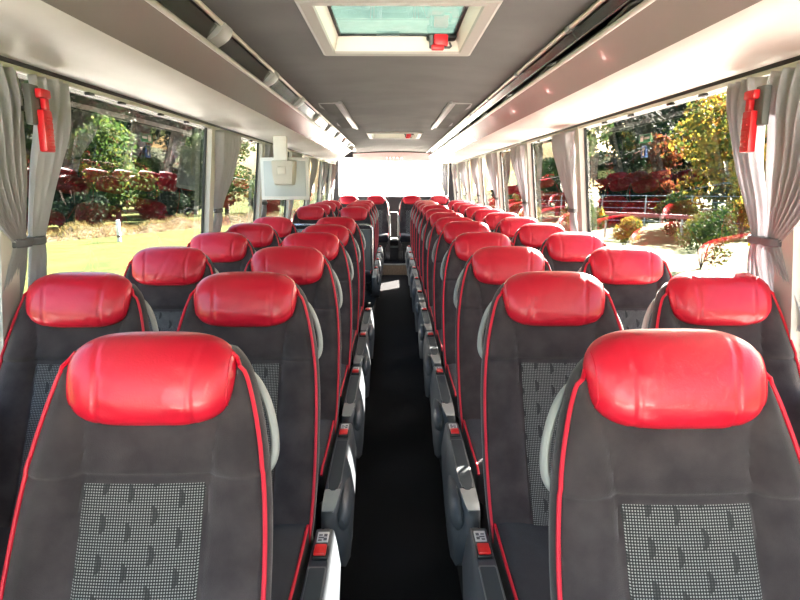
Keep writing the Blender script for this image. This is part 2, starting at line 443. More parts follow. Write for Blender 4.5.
def curtain(s, ya, yb, yt, tie_w, folds, seed, label, far_w=None):
    t = thing('curtain', label, 'curtain', (s*1.10, (ya+yb)/2, .95), 0, 'grey window curtains')
    mb = curtain_mesh(s, ya, yb, yt, tie_w, folds, seed, far_w=far_w)
    off = Vector(t.location); mb.v = [tuple(Vector(p)-off) for p in mb.v]
    o = mb.build('cloth', M['curtain'], t, True, ang=80)
    md = o.modifiers.new('t', 'SOLIDIFY'); md.thickness = .0016; md.offset = 0
    b = MB(); rings = []
    for z, g in ((1.352, .0), (1.356, .004), (1.374, .004), (1.378, 0)):
        rings.append([(s*(1.173 + (.022+g)*math.cos(a)), yt + (tie_w/2+.006+g)*math.sin(a), z) for a in frange(0, 2*math.pi*(1-1/24), 24)])
    b.loft(rings); b.v = [tuple(Vector(p)-off) for p in b.v]
    b.build('tieback', M['tieback'], t)
    return t
ORD = {1: 'first', 2: 'second', 3: 'third', 4: 'fourth', 5: 'fifth', 6: 'sixth', 7: 'seventh', 8: 'eighth', 9: 'ninth', 10: 'tenth', 11: 'eleventh', 12: 'twelfth'}
for s, nm in ((-1, 'left'), (1, 'right')):
    look = 'silver grey curtain' if s < 0 else 'sunlit pale grey curtain'
    curtain(s, 1.42, 1.87, 1.905, .070, 8, 3+s, '%s nearest the camera on the %s, fuller bunch beside the red hammer' % (look, nm), far_w=(.08, -.008))
    curtain(s, 1.94, 2.11, 1.985, .060, 4, 9+s, 'narrow %s on the %s between the red hammer and the large window' % (look, nm), far_w=(-.008, .05))
    for k, y in enumerate(PIL[3:]):
        curtain(s, y+.0, y+.44, y+.15, .11, 7, 20+k+s*3, '%s tied back at the %s window post along the %s wall' % (look, ORD[k+2], nm))
    # rear window corner curtains
    t = thing('curtain', 'pale curtain swept to the %s corner of the bright rear window' % nm, 'curtain', (s*1.0, Y1-.1, .95), 0, 'grey window curtains')
    def fn(u, v, s=s):
        z = 1.90 - .62*v
        w = .20*(1-v)**1.2+.07
        x = 1.06 - w*u
        return (s*x - s*1.0, .02*math.sin(u*5*6.283) , z - .95)
    o = MB().grid(fn, frange(0, 1, 41), frange(0, 1, 16)).build('cloth', M['curtain'], t, True, ang=80)
    md = o.modifiers.new('t', 'SOLIDIFY'); md.thickness = .0016; md.offset = 0

# ------------------------------------------------------------------ emergency hammers by the first window post
for s, nm in ((-1, 'left'), (1, 'right')):
    t = thing('emergency_hammer', 'red emergency hammer in a grey holder between the nearest %s curtains' % nm, 'emergency hammer', (s*1.022, 1.835, 1.635), 0)
    def hb(a, c, bev=.004): return MB().box((a[0]*s, a[1], a[2]), (c[0]*s, c[1], c[2]), bev)
    hb((0.008, -.045, .075), (.030, .000, .185)).build('holder', M['hammer_grey'], t)
    hb((-.010, -.020, .0), (.014, .026, .118), .005).build('handle', M['hammer_red'], t)
    hb((-.006, .004, .112), (.012, .024, .165), .004).build('neck', M['hammer_red'], t)
    b = MB().box((-.010*s, -.022, .150), (.016*s, .032, .176), .006)
    b.build('hammer_head', M['hammer_red'], t)
    b = MB()
    for k in range(6): b.box((-.0125*s, -.006, .012+.016*k), (-.009*s, .020, .019+.016*k), .001)
    b.build('grip_ribs', M['hammer_red'], t)
    hb((.014, .028, .10), (.030, .050, .155), .002).box((.020*s, .040, .12), (.14*s, .050, .135), .002).build('mounting_arm', M['hammer_grey'], t)

# ------------------------------------------------------------------ roof hatches, vents
def hatch(x0, x1, y0, y1, label):
    t = thing('roof_hatch', label, 'roof hatch', ((x0+x1)/2, (y0+y1)/2, Z_CEIL))
    hx, hy = (x1-x0)/2, (y1-y0)/2
    b = MB(); fo = .055
    def ring(dx, dy, z): return [(-dx, -dy, z), (dx, -dy, z), (dx, dy, z), (-dx, dy, z)]
    b.loft([ring(hx+fo, hy+fo, .0), ring(hx+fo, hy+fo, -.018), ring(hx+fo-.012, hy+fo-.012, -.024), ring(hx+.004, hy+.004, -.022), ring(hx, hy, -.012)], caps=False)
    b.build('frame', M['hatch'], t, False)
    b = MB(); b.loft([ring(hx, hy, -.012), ring(hx-.008, hy-.008, .012), ring(hx-.018, hy-.018, .052)], caps=False)
    b.build('lining', M['hatch_in'], t, False)
    b = MB(); b.loft([ring(hx-.018, hy-.018, .046), ring(hx-.03, hy-.03, .046), ring(hx-.03, hy-.03, .060), ring(hx-.018, hy-.018, .060)], closed=True)
    g = b.build('gasket', M['black'], t, False)
    MB().box((-hx+.022, -hy+.022, .052), (hx-.022, hy-.022, .058)).build('pane', M['hatchglass'], t, False)
    MB().box((-.09, hy-.048, .042), (.01, hy-.032, .048), .002).build('latch_plate', M['teal'], t)
    e = thing('emergency_hammer', 'red hatch hammer box at the corner of the ' + ('nearest' if y0 < 4 else 'far small') + ' roof hatch', 'emergency hammer', (t.location.x + hx*.66, t.location.y + hy - .068, Z_CEIL+.0))
    MB().box((-.055, -.02, .022), (.075, .045, .046), .012).build('base_plate', M['black'], e)
    MB().box((-.026, -.035, -.01), (.036, .03, .040), .008).build('handle', M['hammer_red'], e)
    MB().box((-.036, -.045, -.028), (.018, -.015, -.005), .006).build('grip', M['hammer_red'], e)
    MB().box((-.043, -.03, -.01), (-.027, .03, .036), .005).build('side_clip', M['hammer_grey'], e)
    b = MB().tube([(.02, -.03, -.016), (.042, -.028, -.016), (.05, -.01, -.006), (.044, .0, .01)], .005, 8)
    b.build('wire_loop', M['hammer_grey'], e)
hatch(*HATCH[0], 'large glazed roof hatch with beige frame nearest the camera')
hatch(*HATCH[1], 'small looking roof hatch far down the ceiling towards the rear window')
for s, nm in ((-1, 'left'), (1, 'right')):
    t = thing('air_vent', 'grey slotted ceiling air vent beside the %s luggage rack' % nm, 'air vent', (s*.50, 5.7, Z_CEIL-.012))
    MB().box((-.085, -1.05, -.004), (.085, 1.05, .02), .002).build('grille_plate', M['bracket'], t)
    b = MB()
    for k in range(46):
        y = -1.0+k*2.0/45
        b.box((-.055, y-.010, -.008), (.055, y+.008, -.003))
    b.build('slats', M['ceiling'], t, False)
    MB().box((-s*.098-.012, -1.1, -.014), (-s*.098+.012, 1.1, .02), .004).build('side_rim', M['bracket'], t)

# ------------------------------------------------------------------ monitor
t = thing('monitor', 'grey backed flat monitor hanging from the left rack', 'monitor', (-.875, 4.95, 1.41))
MB().box((-.19, -.012, .0), (.19, .03, .33), .008).build('casing', M['tvframe'], t)
MB().box((-.165, -.020, .028), (.165, -.010, .302), .004).build('back_panel', M['tv'], t)
MB().box((-.172, .028, .018), (.172, .034, .312), .002).build('screen', M['screen'], t)
rg = []
for z, hw_, d in ((.115, .070, .030), (.125, .082, .05), (.20, .092, .065), (.30, .098, .055), (.305, .092, .04)):
    rg.append([(-hw_, -.02, z), (-hw_*.92, -.02-d, z), (hw_*.75, -.02-d, z), (hw_, -.02, z)])
mo = MB().loft(rg).build('mount_housing', M['tvmount'], t)
MB().box((-.045, -.088, .20), (.02, -.080, .26), .004).build('cover_plate', M['tvmount'], mo)
MB().box((-.075, -.06, .29), (.03, -.02, .492), .008).build('hanging_arm', M['tvframe'], t)

# ------------------------------------------------------------------ stairwell partition on the left
t = thing('partition_panel', 'slate grey screen with chrome post in the left seat row, by the middle door gap', 'partition', (-.66, 6.62, Z_POD))
MB().box((-.50, -.012, .10), (.40, .012, .90), .01).build('panel', M['teal'], t)
MB().tube([(.415, 0, 0), (.415, 0, .90), (.40, 0, .935), (.37, 0, .945), (-.44, 0, .945), (-.48, 0, .93), (-.49, 0, .90), (-.49, 0, 0)], .014, 12).build('post', M['chrome'], t)

# ------------------------------------------------------------------ stickers on the glass
def sticker(s, y, z, w, h, m, name, label, tri=False):
    x = wx(z) + .0172
    t = thing(name, label, 'sticker', (s*x, y, z))
    b = MB()
    if tri: b.loft([[(q, -w/2, 0), (q, w/2, 0), (q, 0, h)] for q in (-.0008, .0008)])
    else: b.box((-.0008, -w/2, 0), (.0008, w/2, h))
    b.build('sheet', m, t, False)
    return t
for s, nm in ((1, 'right'), (-1, 'left')):
    t = sticker(s, 3.0, 1.735, .13, .04, M['green'], 'exit_sticker', 'small green emergency exit sticker high on the large %s window' % nm)
    b = MB(); q = -s*.0012
    b.box((q-.0004, .015, .006), (q+.0004, .05, .034)); b.build('door_symbol', M['white'], t, False)
    b = MB()
    for k in range(5): b.box((q-.0004, -.055+k*.012, .015), (q+.0004, -.048+k*.012, .026))
    b.build('lettering', M['white'], t, False)
    t = sticker(s, 3.02, 1.665, .05, .058, M['blue'], 'hammer_sticker', 'small blue hammer sticker below the green one on the large %s window' % nm)
    b = MB().box((q-.0004, -.006, .010), (q+.0004, .006, .046)).box((q-.0004, -.015, .036), (q+.0004, .015, .046)); b.build('hammer_symbol', M['white'], t, False)
t = sticker(1, 3.66, 1.355, .07, .055, M['yellow'], 'warning_sticker', 'yellow triangle warning sticker low on the large right window by the post', True)
t = sticker(1, 2.10, 1.33, .05, .04, M['yellow'], 'notice_sticker', 'yellow oblong sticker low on the large right window by the nearest curtain')

# ------------------------------------------------------------------ seats (local frame: z 0 on podium, faces -y)
HW = [(.38, .214), (.50, .224), (.70, .226), (.80, .222), (.87, .215), (.93, .205), (.97, .196), (1.02, .182), (1.05, .170), (1.075, .152), (1.10, .125), (1.13, .10)]
YC = [(.38, .055), (.46, .105), (.55, .160), (.65, .215), (.75, .268), (.87, .325), (.97, .366), (1.05, .398), (1.13, .425)]
SEAM = [(.38, .112), (.87, .119), (.91, .121), (.96, .127), (1.02, .146), (1.13, .17)]
def front_y(x, z):
    hw = curve(HW, z); ax = abs(x); c = interp(SEAM, z)
    y = curve(YC, z)
    if ax > c:
        k = (ax - c) / max(.02, hw - c)
        y -= .022*math.sin(math.pi*min(1, k*.80+.06))*sstep(.40, .55, z)*(1 if z < .87 else 1-.55*sstep(.87, 1.0, z)) + 0
        y += .012*max(0, k-.75)*4*.5
    else:
        y -= .006*(1-(ax/c)**2)
    g = math.exp(-((ax-c)/.0045)**2)*.0045
    g += math.exp(-((z-.87)/.0055)**2)*.0055
    y += g
    y -= .004*math.exp(-((z-.885)/.015)**2)
    return y
SIDE = ((.006, .005), (.010, .014), (.010, .028), (.003, .045), (-.014, .062), (-.045, .075))
def seat_backrest():
    N = 61; zs = sorted(set(frange(.38, 1.085, 76) + [.870, .866, .874]))
    rings = []
    for z in zs:
        hw = curve(HW, z); yc = curve(YC, z); r = []
        e = sstep(1.055, 1.085, z)
        for q in frange(-1, 1, N):
            x = q*hw; r.append((x, front_y(x, z) + .02*e, z))
        for dx, dy in SIDE:
            r.append((hw+dx, yc+dy-(.015*e if dy > .04 else 0), z))
        r.append((0, yc+.088-.03*e, z))
        for dx, dy in reversed(SIDE):
            r.append((-hw-dx, yc+dy-(.015*e if dy > .04 else 0), z))
        rings.append(r)
    z = 1.091; hw = curve(HW, z)-.015; c = Vector((0, curve(YC, 1.085)+.045, z))
    rings.append([tuple(c + (Vector(p)-c)*.8) for p in rings[-1]])
    rings[-1] = [(p[0], p[1], z) for p in rings[-1]]
    return MB().loft(rings)
def seat_panel():
    def fn(u, v):
        z = .45 + (.8655-.45)*v; c = interp(SEAM, z)-.003; x = (u*2-1)*c
        e = min(u, 1-u, 1-v)
        return (x, front_y(x, z) - .0035*sstep(0, .03, e)+.0015, z)
    return MB().grid(fn, frange(0, 1, 30), frange(0, 1, 50))
def seat_piping(sd):
    pts = []
    for z in frange(.40, 1.082, 60):
        hw = curve(HW, z); pts.append((sd*(hw+.002), front_y(hw, z)-.002, z))
    return MB().tube(pts, .0042, 8)
def headrest_shape(seed=0):
    W, H, D = .161, .081, .060; tilt = .36
    rnd = random.Random(seed)
    wr = [(rnd.uniform(-.12, .12), rnd.uniform(-.9, .9), rnd.uniform(.5, 1.3)) for _ in range(5)]
    rings = []
    for q in [-1, -.995] + frange(-.985, .985, 58) + [.995, 1]:
        k = max(.0, 1-abs(q)**4.2)**(1/2.2); k = max(k, .03)
        ko = max(.0, 1-abs(q)**4.0)**(1/2.7); ko = max(ko, .03)
        r = []
        for a in frange(0, 2*math.pi*(1-1/56), 56):
            ca, sa = math.cos(a), math.sin(a)
            ey = math.copysign(abs(ca)**.80, ca); ez = math.copysign(abs(sa)**.78, sa)
            x = q*W*(1-.03*(1-ez)*.5*(1 if q > 0 else 1))
            y = -D*ey*k; z = H*ez*ko
            if ca > 0:
                y -= .006*ca*math.cos(q*1.3)
                sx = .083 + .012*sa*(1 if sa > 0 else -.3)
                for sg in (-1, 1):
                    dx = x - sg*sx
                    y += .0048*math.exp(-(dx/.0036)**2)*(1 - .25*abs(sa))
                    y += .0022*math.sin((z*160)+sg*1.7+x*40)*math.exp(-((dx+sg*.020)/.020)**2)*clamp(1.0-sa)*.7
                for cx, pz, am in wr:
                    d = (x-cx) - .5*(z-pz*.05)
                    y += .0011*am*math.exp(-(d/.006)**2)*ca
            else:
                y *= .8
            if sa > 0: z -= .004*(q**2)
            r.append((x, .40 + y + tilt*.9*z, z + 1.044))
        rings.append(r)
    return MB().loft(rings)
def headrest_stitch(sd):
    """end-cap seam of the cushion"""
    W, H, D = .161, .081, .060
    q = .93*sd; k = max(.0, 1-abs(q)**4.2)**(1/2.2); ko = max(.0, 1-abs(q)**4.0)**(1/2.7)
    pts = []
    for a in frange(-1.45, 1.45, 28):
        ca, sa = math.cos(a), math.sin(a)
        y = -D*abs(ca)**.80*k - .006*ca*math.cos(q*1.3) - .0004; z = H*math.copysign(abs(sa)**.78, sa)*ko
        if sa > 0: z -= .004*q*q
        pts.append((q*W*(1-.015*(1-sa)), .40+y+.36*.9*z, 1.044+z))
    return MB().tube(pts, .0013, 6)
def cushion_shape():
    rings = []
    for v in frange(0, 1, 26):
        y = -.36 + .50*v; e0 = clamp(v/.16); e1 = clamp((1-v)/.1)
        top = .455 - .055*(1-math.sqrt(max(0, 1-(1-e0)**2))) - .01*math.sin(v*math.pi)
        bot = .31 + .03*(1-e0)
        r = []
        for x, z in ((-.20, bot), (-.222, bot+.02), (-.226, (bot+top)/2), (-.218, top-.010), (-.205, top+.002)): r.append((x, y, z))
        for q in frange(-.185, .185, 17):
            zz = top + .008*sstep(.09, .15, abs(q)) - .004*(1-(q/.2)**2)
            zz -= .004*math.exp(-((abs(q)-.108)/.006)**2)
            r.append((q, y, zz))
        for x, z in ((.205, top+.002), (.218, top-.010), (.226, (bot+top)/2), (.222, bot+.02), (.20, bot)): r.append((x, y, z))
        rings.append(r)
    return MB().loft(rings)
def cushion_piping(sd):
    pts = []
    for v in frange(.05, .98, 30):
        y = -.36+.50*v; e0 = clamp(v/.16)
        top = .455 - .055*(1-math.sqrt(max(0, 1-(1-e0)**2))) - .01*math.sin(v*math.pi)
        pts.append((sd*.214, y, top-.002))
    return MB().tube(pts, .0042, 8)
def handle_shape(sd):
    P = [(.130, 1.040, .0), (.160, 1.035, .0), (.184, 1.018, 0), (.204, .988, 0), (.218, .952, 0), (.226, .918, 0), (.227, .885, 0), (.216, .862, 0), (.195, .855, 0)]
    pts = [(sd*x, curve(YC, z)+.050, z) for x, z, _ in P]
    # refine
    rp = []
    for i in range(len(pts)-1):
        for t in (0, .25, .5, .75): 
            p0 = Vector(pts[max(i-1, 0)]); p1 = Vector(pts[i]); p2 = Vector(pts[i+1]); p3 = Vector(pts[min(i+2, len(pts)-1)])
            rp.append(.5*((2*p1)+(-p0+p2)*t+(2*p0-5*p1+4*p2-p3)*t*t+(-p0+3*p1-3*p2+p3)*t**3))
    rp.append(Vector(pts[-1]))
    return MB().tube(rp, .0078, 12, flat=1.3)
def console_body(sd):
    rings = []
    #      y,   x inner, x outer top, top z, flare, bottom z
    for y, xi, xo, tz, fl, bz in ((.17, .250, .272, .40, .010, .26), (.10, .243, .283, .435, .014, .24), (.09, .240, .290, .447, .016, .23), (-.10, .238, .292, .450, .022, .20),
                                  (-.30, .238, .292, .450, .030, .19), (-.42, .238, .290, .446, .034, .19), (-.50, .236, .284, .434, .030, .21), (-.535, .236, .274, .418, .020, .25), (-.55, .240, .262, .395, .010, .29)):
        r = [(sd*xi, y, bz), (sd*xi, y, tz-.004), (sd*(xi+.004), y, tz), (sd*(xo-.005), y, tz), (sd*xo, y, tz-.006),
             (sd*(xo+fl*.5), y, tz-.05), (sd*(xo+fl), y, (tz+bz)/2), (sd*(xo+fl*.7), y, bz)]
        rings.append(r)
    return MB().loft(rings)
def console_pod(sd):
    rings = []
    for y, k in ((-.53, .25), (-.515, .62), (-.48, .92), (-.43, 1), (-.36, .9), (-.28, .62), (-.20, .25)):
        rings.append([(sd*(.296 + .030*k*math.cos(a)), y, .375 + .058*k*math.sin(a)) for a in frange(0, 2*math.pi*(1-1/16), 16)])
    return MB().loft(rings)
CACHE = {}
def part(key, name, fn, m, parent, **k):
    if key not in CACHE: CACHE[key] = fn().data(name, m, **k)
    return link(name, CACHE[key], parent)
def make_seat(root, sd, aisle, shade='velour', hr=0, both=False, upright_arm=False):
    """sd: +1 when the aisle is on the seat's +x side"""
    part('back', 'backrest', seat_backrest, M['velour'], root, ang=60)
    part('panel', 'backrest_panel', seat_panel, M['pattern'], root, ang=70)
    for q in (-1, 1): part('pip%d' % q, 'piping', lambda: seat_piping(q), M['piping'], root)
    h = part('hr%d' % hr, 'headrest', lambda: headrest_shape(hr), M['leather'], root, ang=75)
    for q in (-1, 1): part('st%d' % q, 'stitching', lambda: headrest_stitch(q), M['piping'], h)
    c = part('cush', 'seat_cushion', cushion_shape, M['velour_dark'], root, ang=60)
    for q in (-1, 1): part('cp%d' % q, 'cushion_piping', lambda: cushion_piping(q), M['piping'], c)
    part('hd%d' % sd, 'grab_handle', lambda: handle_shape(sd), M['handle'], root)
    if both: part('hd%d' % -sd, 'grab_handle', lambda: handle_shape(-sd), M['handle'], root)
    part('base', 'seat_frame', lambda: MB().box((-.19, -.28, .24), (.19, .13, .315), .01), M['shell'], root)
    for q in (-1, 1):
        part('leg%d' % q, 'leg', lambda: MB().box((q*.15-.02, -.14, 0), (q*.15+.02, .06, .25), .008), M['shell'], root)
    if aisle:
        cb = part('con%d' % sd, 'side_console', lambda: console_body(sd), M['console'], root, ang=50)
        part('pod%d' % sd, 'lever_housing', lambda: console_pod(sd), M['console'], cb)
        part('inl%d' % sd, 'inlay', lambda: MB().loft([[(sd*(.265-w), y, z), (sd*(.265+w), y, z), (sd*(.265+w), y, z+.006), (sd*(.265-w), y, z+.006)]
              for y, w, z in ((-.095, .017, .4485), (-.10, .0195, .4485), (-.40, .0195, .4455), (-.44, .014, .4415), (-.452, .006, .440))]), M['inlay'], cb)
        part('rim%d' % sd, 'inlay_rim', lambda: MB().loft([[(sd*(.265-w), y, z), (sd*(.265+w), y, z), (sd*(.265+w), y, z+.0045), (sd*(.265-w), y, z+.0045)]
              for y, w, z in ((-.088, .020, .4485), (-.093, .0225, .4485), (-.40, .0225, .4455), (-.44, .0165, .4415))]), M['console_light'], cb)
        part('tip%d' % sd, 'tip', lambda: MB().loft([[(sd*(xa), y, z), (sd*xb, y, z), (sd*xb, y, z+.005), (sd*xa, y, z+.005)]
              for y, xa, xb, z in ((-.445, .240, .290, .4405), (-.48, .239, .287, .4355), (-.515, .238, .281, .4265), (-.535, .238, .274, .4165))]), M['tip'], cb)
        bk = part('bkl%d' % sd, 'buckle_surround', lambda: MB().box((sd*.2445, -.057, .446), (sd*.2855, -.003, .4595), .004), M['black'], cb)
        part('bkb%d' % sd, 'release_button', lambda: MB().box((sd*.249, -.052, .456), (sd*.281, -.008, .4665), .004), M['buckle'], bk)
        lb = part('lab%d' % sd, 'printed_label', lambda: MB().box((sd*.248, .022, .446), (sd*.279, .072, .4505), .001), M['label'], cb)
        def marks():
            b = MB()
            for i in range(3): b.box((sd*.252, .028+.012*i, .4503), (sd*(.262+.004*(i % 2)), .035+.012*i, .4508))
            for i in range(2): b.box((sd*.266, .030+.018*i, .4503), (sd*.275, .043+.018*i, .4508))
            return b
        part('mk%d' % sd, 'label_marks', marks, M['print'], lb, smooth=False)
        part('ft%d' % sd, 'pedestal', lambda: MB().loft([[(sd*.215, ya, z), (sd*xo, ya, z), (sd*xo, yb_, z), (sd*.215, yb_, z)]
              for z, xo, ya, yb_ in ((0, .232, -.42, .10), (.10, .245, -.43, .11), (.22, .285, -.46, .12))]), M['console'], root)
    if upright_arm:
        part('ua%d' % sd, 'armrest', lambda: MB().box((sd*.225, .10, .40), (sd*.262, .20, .78), .014), M['handle'], root)

ROW = [1.05 + .765*k for k in range(12)]
AX = {-1: .476, 1: .480}; WX_ = {-1: .986, 1: .996}
def seat_label(side, pos, r):
    where = 'aisle' if pos == 'aisle' else 'window'
    if r == 1: place = 'nearest the camera'
    else: place = '%s from the camera' % ORD[r]
    return 'red headrest coach seat, %s side of %s block, %s' % (where, side, place)
protos = {}
for side, s in (('left', -1), ('right', 1)):
    for pos in ('aisle', 'window'):
        p = 0
        for r, y in enumerate(ROW, 1):
            if side == 'left' and r in (7, 8): continue
            p += 1
            x = s*(AX if pos == 'aisle' else WX_)[s]
            hr = (r*3 + (0 if pos == 'aisle' else 1) + (2 if s > 0 else 0)) % 4
            key = (side, pos, hr, both := (side == 'right' and pos == 'aisle' and r == 2))
            if key not in protos:
                root = thing('coach_seat', None, 'seat'); make_seat(root, -s, pos == 'aisle', hr=hr, both=both); protos[key] = root; o = root
            else: o = copy_tree(protos[key])
            o.location = (x, y-.35+((.02 if s < 0 and pos == 'aisle' else -.065 if s > 0 else -.15) if r == 1 else 0), Z_POD)
            if r == 1 and pos == 'aisle':               # head cushions slide up and down on their posts
                for ch in o.children:
                    if ch.name.startswith('headrest'): ch.location = (0, 0, -.009) if s < 0 else (0, .004, .014)
            tag(o, seat_label(side, pos, p), 'seat', 'coach seats with red headrests')
# rear bench
for i, (x, sd, a) in enumerate(((-.325, 1, True), (.325, -1, True), (-.83, 1, False), (.83, -1, False))):
    o = thing('coach_seat', 'red headrest seat of the rear row under the bright window, %s %s' % ('left' if x < 0 else 'right', 'beside the gap' if a else 'corner'), 'seat', (x, 11.30-.35, Z_POD+.035), 0, 'coach seats with red headrests')
    make_seat(o, sd, False, hr=i % 4, upright_arm=a)
for x in (-.72, .72):
    struct('floor_rear_platform', MB().box((x-.48, 10.35, Z_POD), (x+.48, Y1, Z_POD+.035)), M['podium'])
o = thing('centre_seat', 'low dark middle seat without headrest at the end of the aisle', 'seat', (0, 11.0, .184))
MB().box((-.078, -.25, .0), (.078, .45, .26), .01).build('seat_base', M['rear'], o)
MB().box((-.078, -.28, .26), (.078, .42, .36), .03, 3).build('seat_cushion', M['velour_dark'], o)
MB().box((-.078, .42, .26), (.078, .56, .82), .03, 3).build('backrest', M['velour_dark'], o)
MB().box((-.07, -.29, .23), (.07, -.255, .26), .005).build('front_strip', M['console_light'], o)

# ------------------------------------------------------------------ outside
GZ = -1.15
M['lawn'] = mat('lawn', (.034, .052, .009), .95, var=(.070, .082, .016), vscale=1.2, detail=8, bump=.6, bscale=30, spec=.1)
M['gravel'] = mat('pale_gravel', (.50, .48, .44), .95, var=(.58, .56, .52), vscale=6, detail=6)
M['asphalt'] = mat('asphalt', (.12, .12, .12), .95, var=(.16, .16, .155), vscale=4)
M['bark'] = mat('bark', (.07, .05, .038), .95, bump=.6, bscale=20)
M['dry'] = mat('dry_mound', (.05, .034, .012), 1.0, var=(.09, .065, .02), vscale=2, detail=8, bump=1, bscale=12)
M['leafA'] = leaf_mat('green_leaves', [(.014, .034, .010), (.024, .052, .012), (.035, .070, .015), (.085, .11, .022)])
M['leafB'] = leaf_mat('autumn_leaves', [(.06, .09, .02), (.16, .16, .03), (.30, .22, .03), (.20, .10, .02)])
M['leafC'] = leaf_mat('dark_leaves', [(.006, .014, .007), (.009, .021, .010), (.014, .030, .012)], .15)  # leaf colour darkened to stand in for shade on the left-hand trees
M['leafD'] = leaf_mat('russet_leaves', [(.14, .04, .02), (.09, .03, .018), (.20, .07, .02), (.06, .06, .02)])
M['leafE'] = leaf_mat('dry_grass', [(.07, .05, .014), (.12, .085, .022), (.06, .06, .014)])
struct('ground_lawn', MB().box((-140, -60, GZ-.3), (140, 160, GZ)), M['lawn'])
struct('ground_bounce_gravel', MB().loft([[(-7.2, -60, z), (6.6, -60, z), (6.6, 40, z), (14, 160, z), (-14, 160, z), (-7.2, 40, z)] for z in (GZ, GZ+.012)]), M['gravel'])  # gravel added for neutral bounce light and a bright view behind the coach

def leaf_cloud(rnd, blobs, n, size):
    b = MB()
    tot = sum(r[3]*r[4]*r[5] for r in blobs)
    for cx, cy, czz, rx, ry, rz_ in blobs:
        for _ in range(int(n*rx*ry*rz_/tot)+1):
            while True:
                p = Vector((rnd.uniform(-1, 1), rnd.uniform(-1, 1), rnd.uniform(-1, 1)))
                if .25 < p.length < 1: break
            p = Vector((cx+p.x*rx, cy+p.y*ry, czz+p.z*rz_))
            d1 = Vector((rnd.gauss(0, 1), rnd.gauss(0, 1), rnd.gauss(0, 1))).normalized(); d2 = d1.orthogonal().normalized()
            a = size*rnd.uniform(.6, 1.3)
            b.add([p-d1*a, p-d2*a*.55, p+d1*a, p+d2*a*.55], [(0, 1, 2, 3)])
    return b
def tree_proto(seed, h, w, leaf, n=3200, size=.22, bush=False, low=.25):
    rnd = random.Random(seed); blobs = []
    for k in range(9 if not bush else 5):
        f = rnd.uniform(low, .92); rr = w*(1-abs(f-.55)*.9)*rnd.uniform(.5, .75)
        a = rnd.uniform(0, 6.28)
        blobs.append((math.cos(a)*w*.42, math.sin(a)*w*.42, h*f, rr, rr, rr*.8))
    t = thing('bush' if bush else 'tree', None, 'bush' if bush else 'tree')
    b = MB()
    if not bush:
        b.tube([(0, 0, -.1), (.05, 0, h*.3), (-.05, .1, h*.6), (0, 0, h*.88)], [h*.024, h*.019, h*.013, h*.004], 10)
        for k in range(7):
            a = rnd.uniform(0, 6.28); z = h*rnd.uniform(.3, .7)
            b.tube([(0, 0, z), (math.cos(a)*w*.3, math.sin(a)*w*.3, z+h*.08), (math.cos(a)*w*.6, math.sin(a)*w*.6, z+h*.16)], [h*.009, h*.006, h*.002], 6)
        b.build('trunk', M['bark'], t)
    else:
        for k in range(6):
            a = k*1.05; b.tube([(0, 0, -.05), (math.cos(a)*w*.2, math.sin(a)*w*.2, h*.4), (math.cos(a)*w*.4, math.sin(a)*w*.4, h*.8)], [h*.012, h*.009, h*.003], 6)
        b.build('stems', M['bark'], t)
    leaf_cloud(rnd, blobs, n, size).build('foliage', M[leaf], t, False)
    return t
used = {}
def place(kind, x, y, sc_, rz, label, group):
    pr, fresh = used.get(kind, (None, True))
    if pr is None:
        pr = KINDS[kind](); used[kind] = (pr, False); o = pr
    else: o = copy_tree(pr)
    o.location = (x, y, GZ); o.scale = (sc_, sc_, sc_); o.rotation_euler = (0, 0, rz); tag(o, label, None, group)
    return o
KINDS = {
    'green': lambda: tree_proto(1, 10, 3.8, 'leafA', 4200, .23),
    'autumn': lambda: tree_proto(2, 9, 3.4, 'leafB', 3600, .22),
    'dark': lambda: tree_proto(3, 10, 3.6, 'leafC', 5200, .26, low=.08),
    'russet': lambda: tree_proto(4, 6, 2.8, 'leafD', 3000, .2, low=.12),
    'gbush': lambda: tree_proto(5, 2.4, 1.3, 'leafA', 2200, .085, True, .2),
    'ybush': lambda: tree_proto(6, 2.2, 1.2, 'leafB', 2000, .08, True, .2),
    'dbush': lambda: tree_proto(7, 2.6, 1.5, 'leafC', 2400, .11, True, .15),
}
# (kind, x, y, scale)
TR = [('green', 25.5, 43, 1.0), ('autumn', 21.5, 41, .92), ('dark', 17.2, 42, .62), ('dark', 29, 49, 1.25), ('autumn', 30, 38, 1.05), ('dark', 23.5, 52, 1.05), ('green', 15.2, 50, 1.0), ('russet', 19.5, 47.5, 1.0), ('dark', 33, 44, 1.2),
      ('green', 16.3, 62, 1.15), ('russet', 12.6, 57, 1.0), ('dark', 19, 70, 1.3), ('autumn', 13, 72, 1.1), ('green', 15, 90, 1.2), ('dark', 16, 84, 1.3), ('green', 37, 35, 1.2), 
      ('dark', 30, 62, 1.4), ('dark', 37, 66, 1.5), ('dark', 25, 68, 1.4), ('dark', 47, 54, 1.3), ('dark', -27, 40, 1.25), ('dark', -23.5, 46, 1.3), ('dark', -19.5, 50, 1.2), ('green', -19.0, 40, .72), ('dark', -32, 47, 1.6), ('dark', -27, 55, 1.7), ('dark', -20, 60, 1.5), ('dark', -15.5, 57, 1.3), ('green', -14.5, 47, .75),
      ('dark', -16, 70, 1.5), ('dark', -12.5, 66, 1.2), ('dark', -32, 36, 1.3), ('dark', -36, 56, 1.9), ('dark', -24, 72, 1.9), ('autumn', -25, 34.5, .7)]
desc = {'green': 'green leafy tree', 'autumn': 'yellowing autumn tree', 'dark': 'dark dense tree', 'russet': 'low russet leaved tree'}
RAD = {'green': 3.9, 'autumn': 3.5, 'dark': 3.8, 'russet': 2.9, 'gbush': 1.35, 'ybush': 1.25, 'dbush': 1.55}
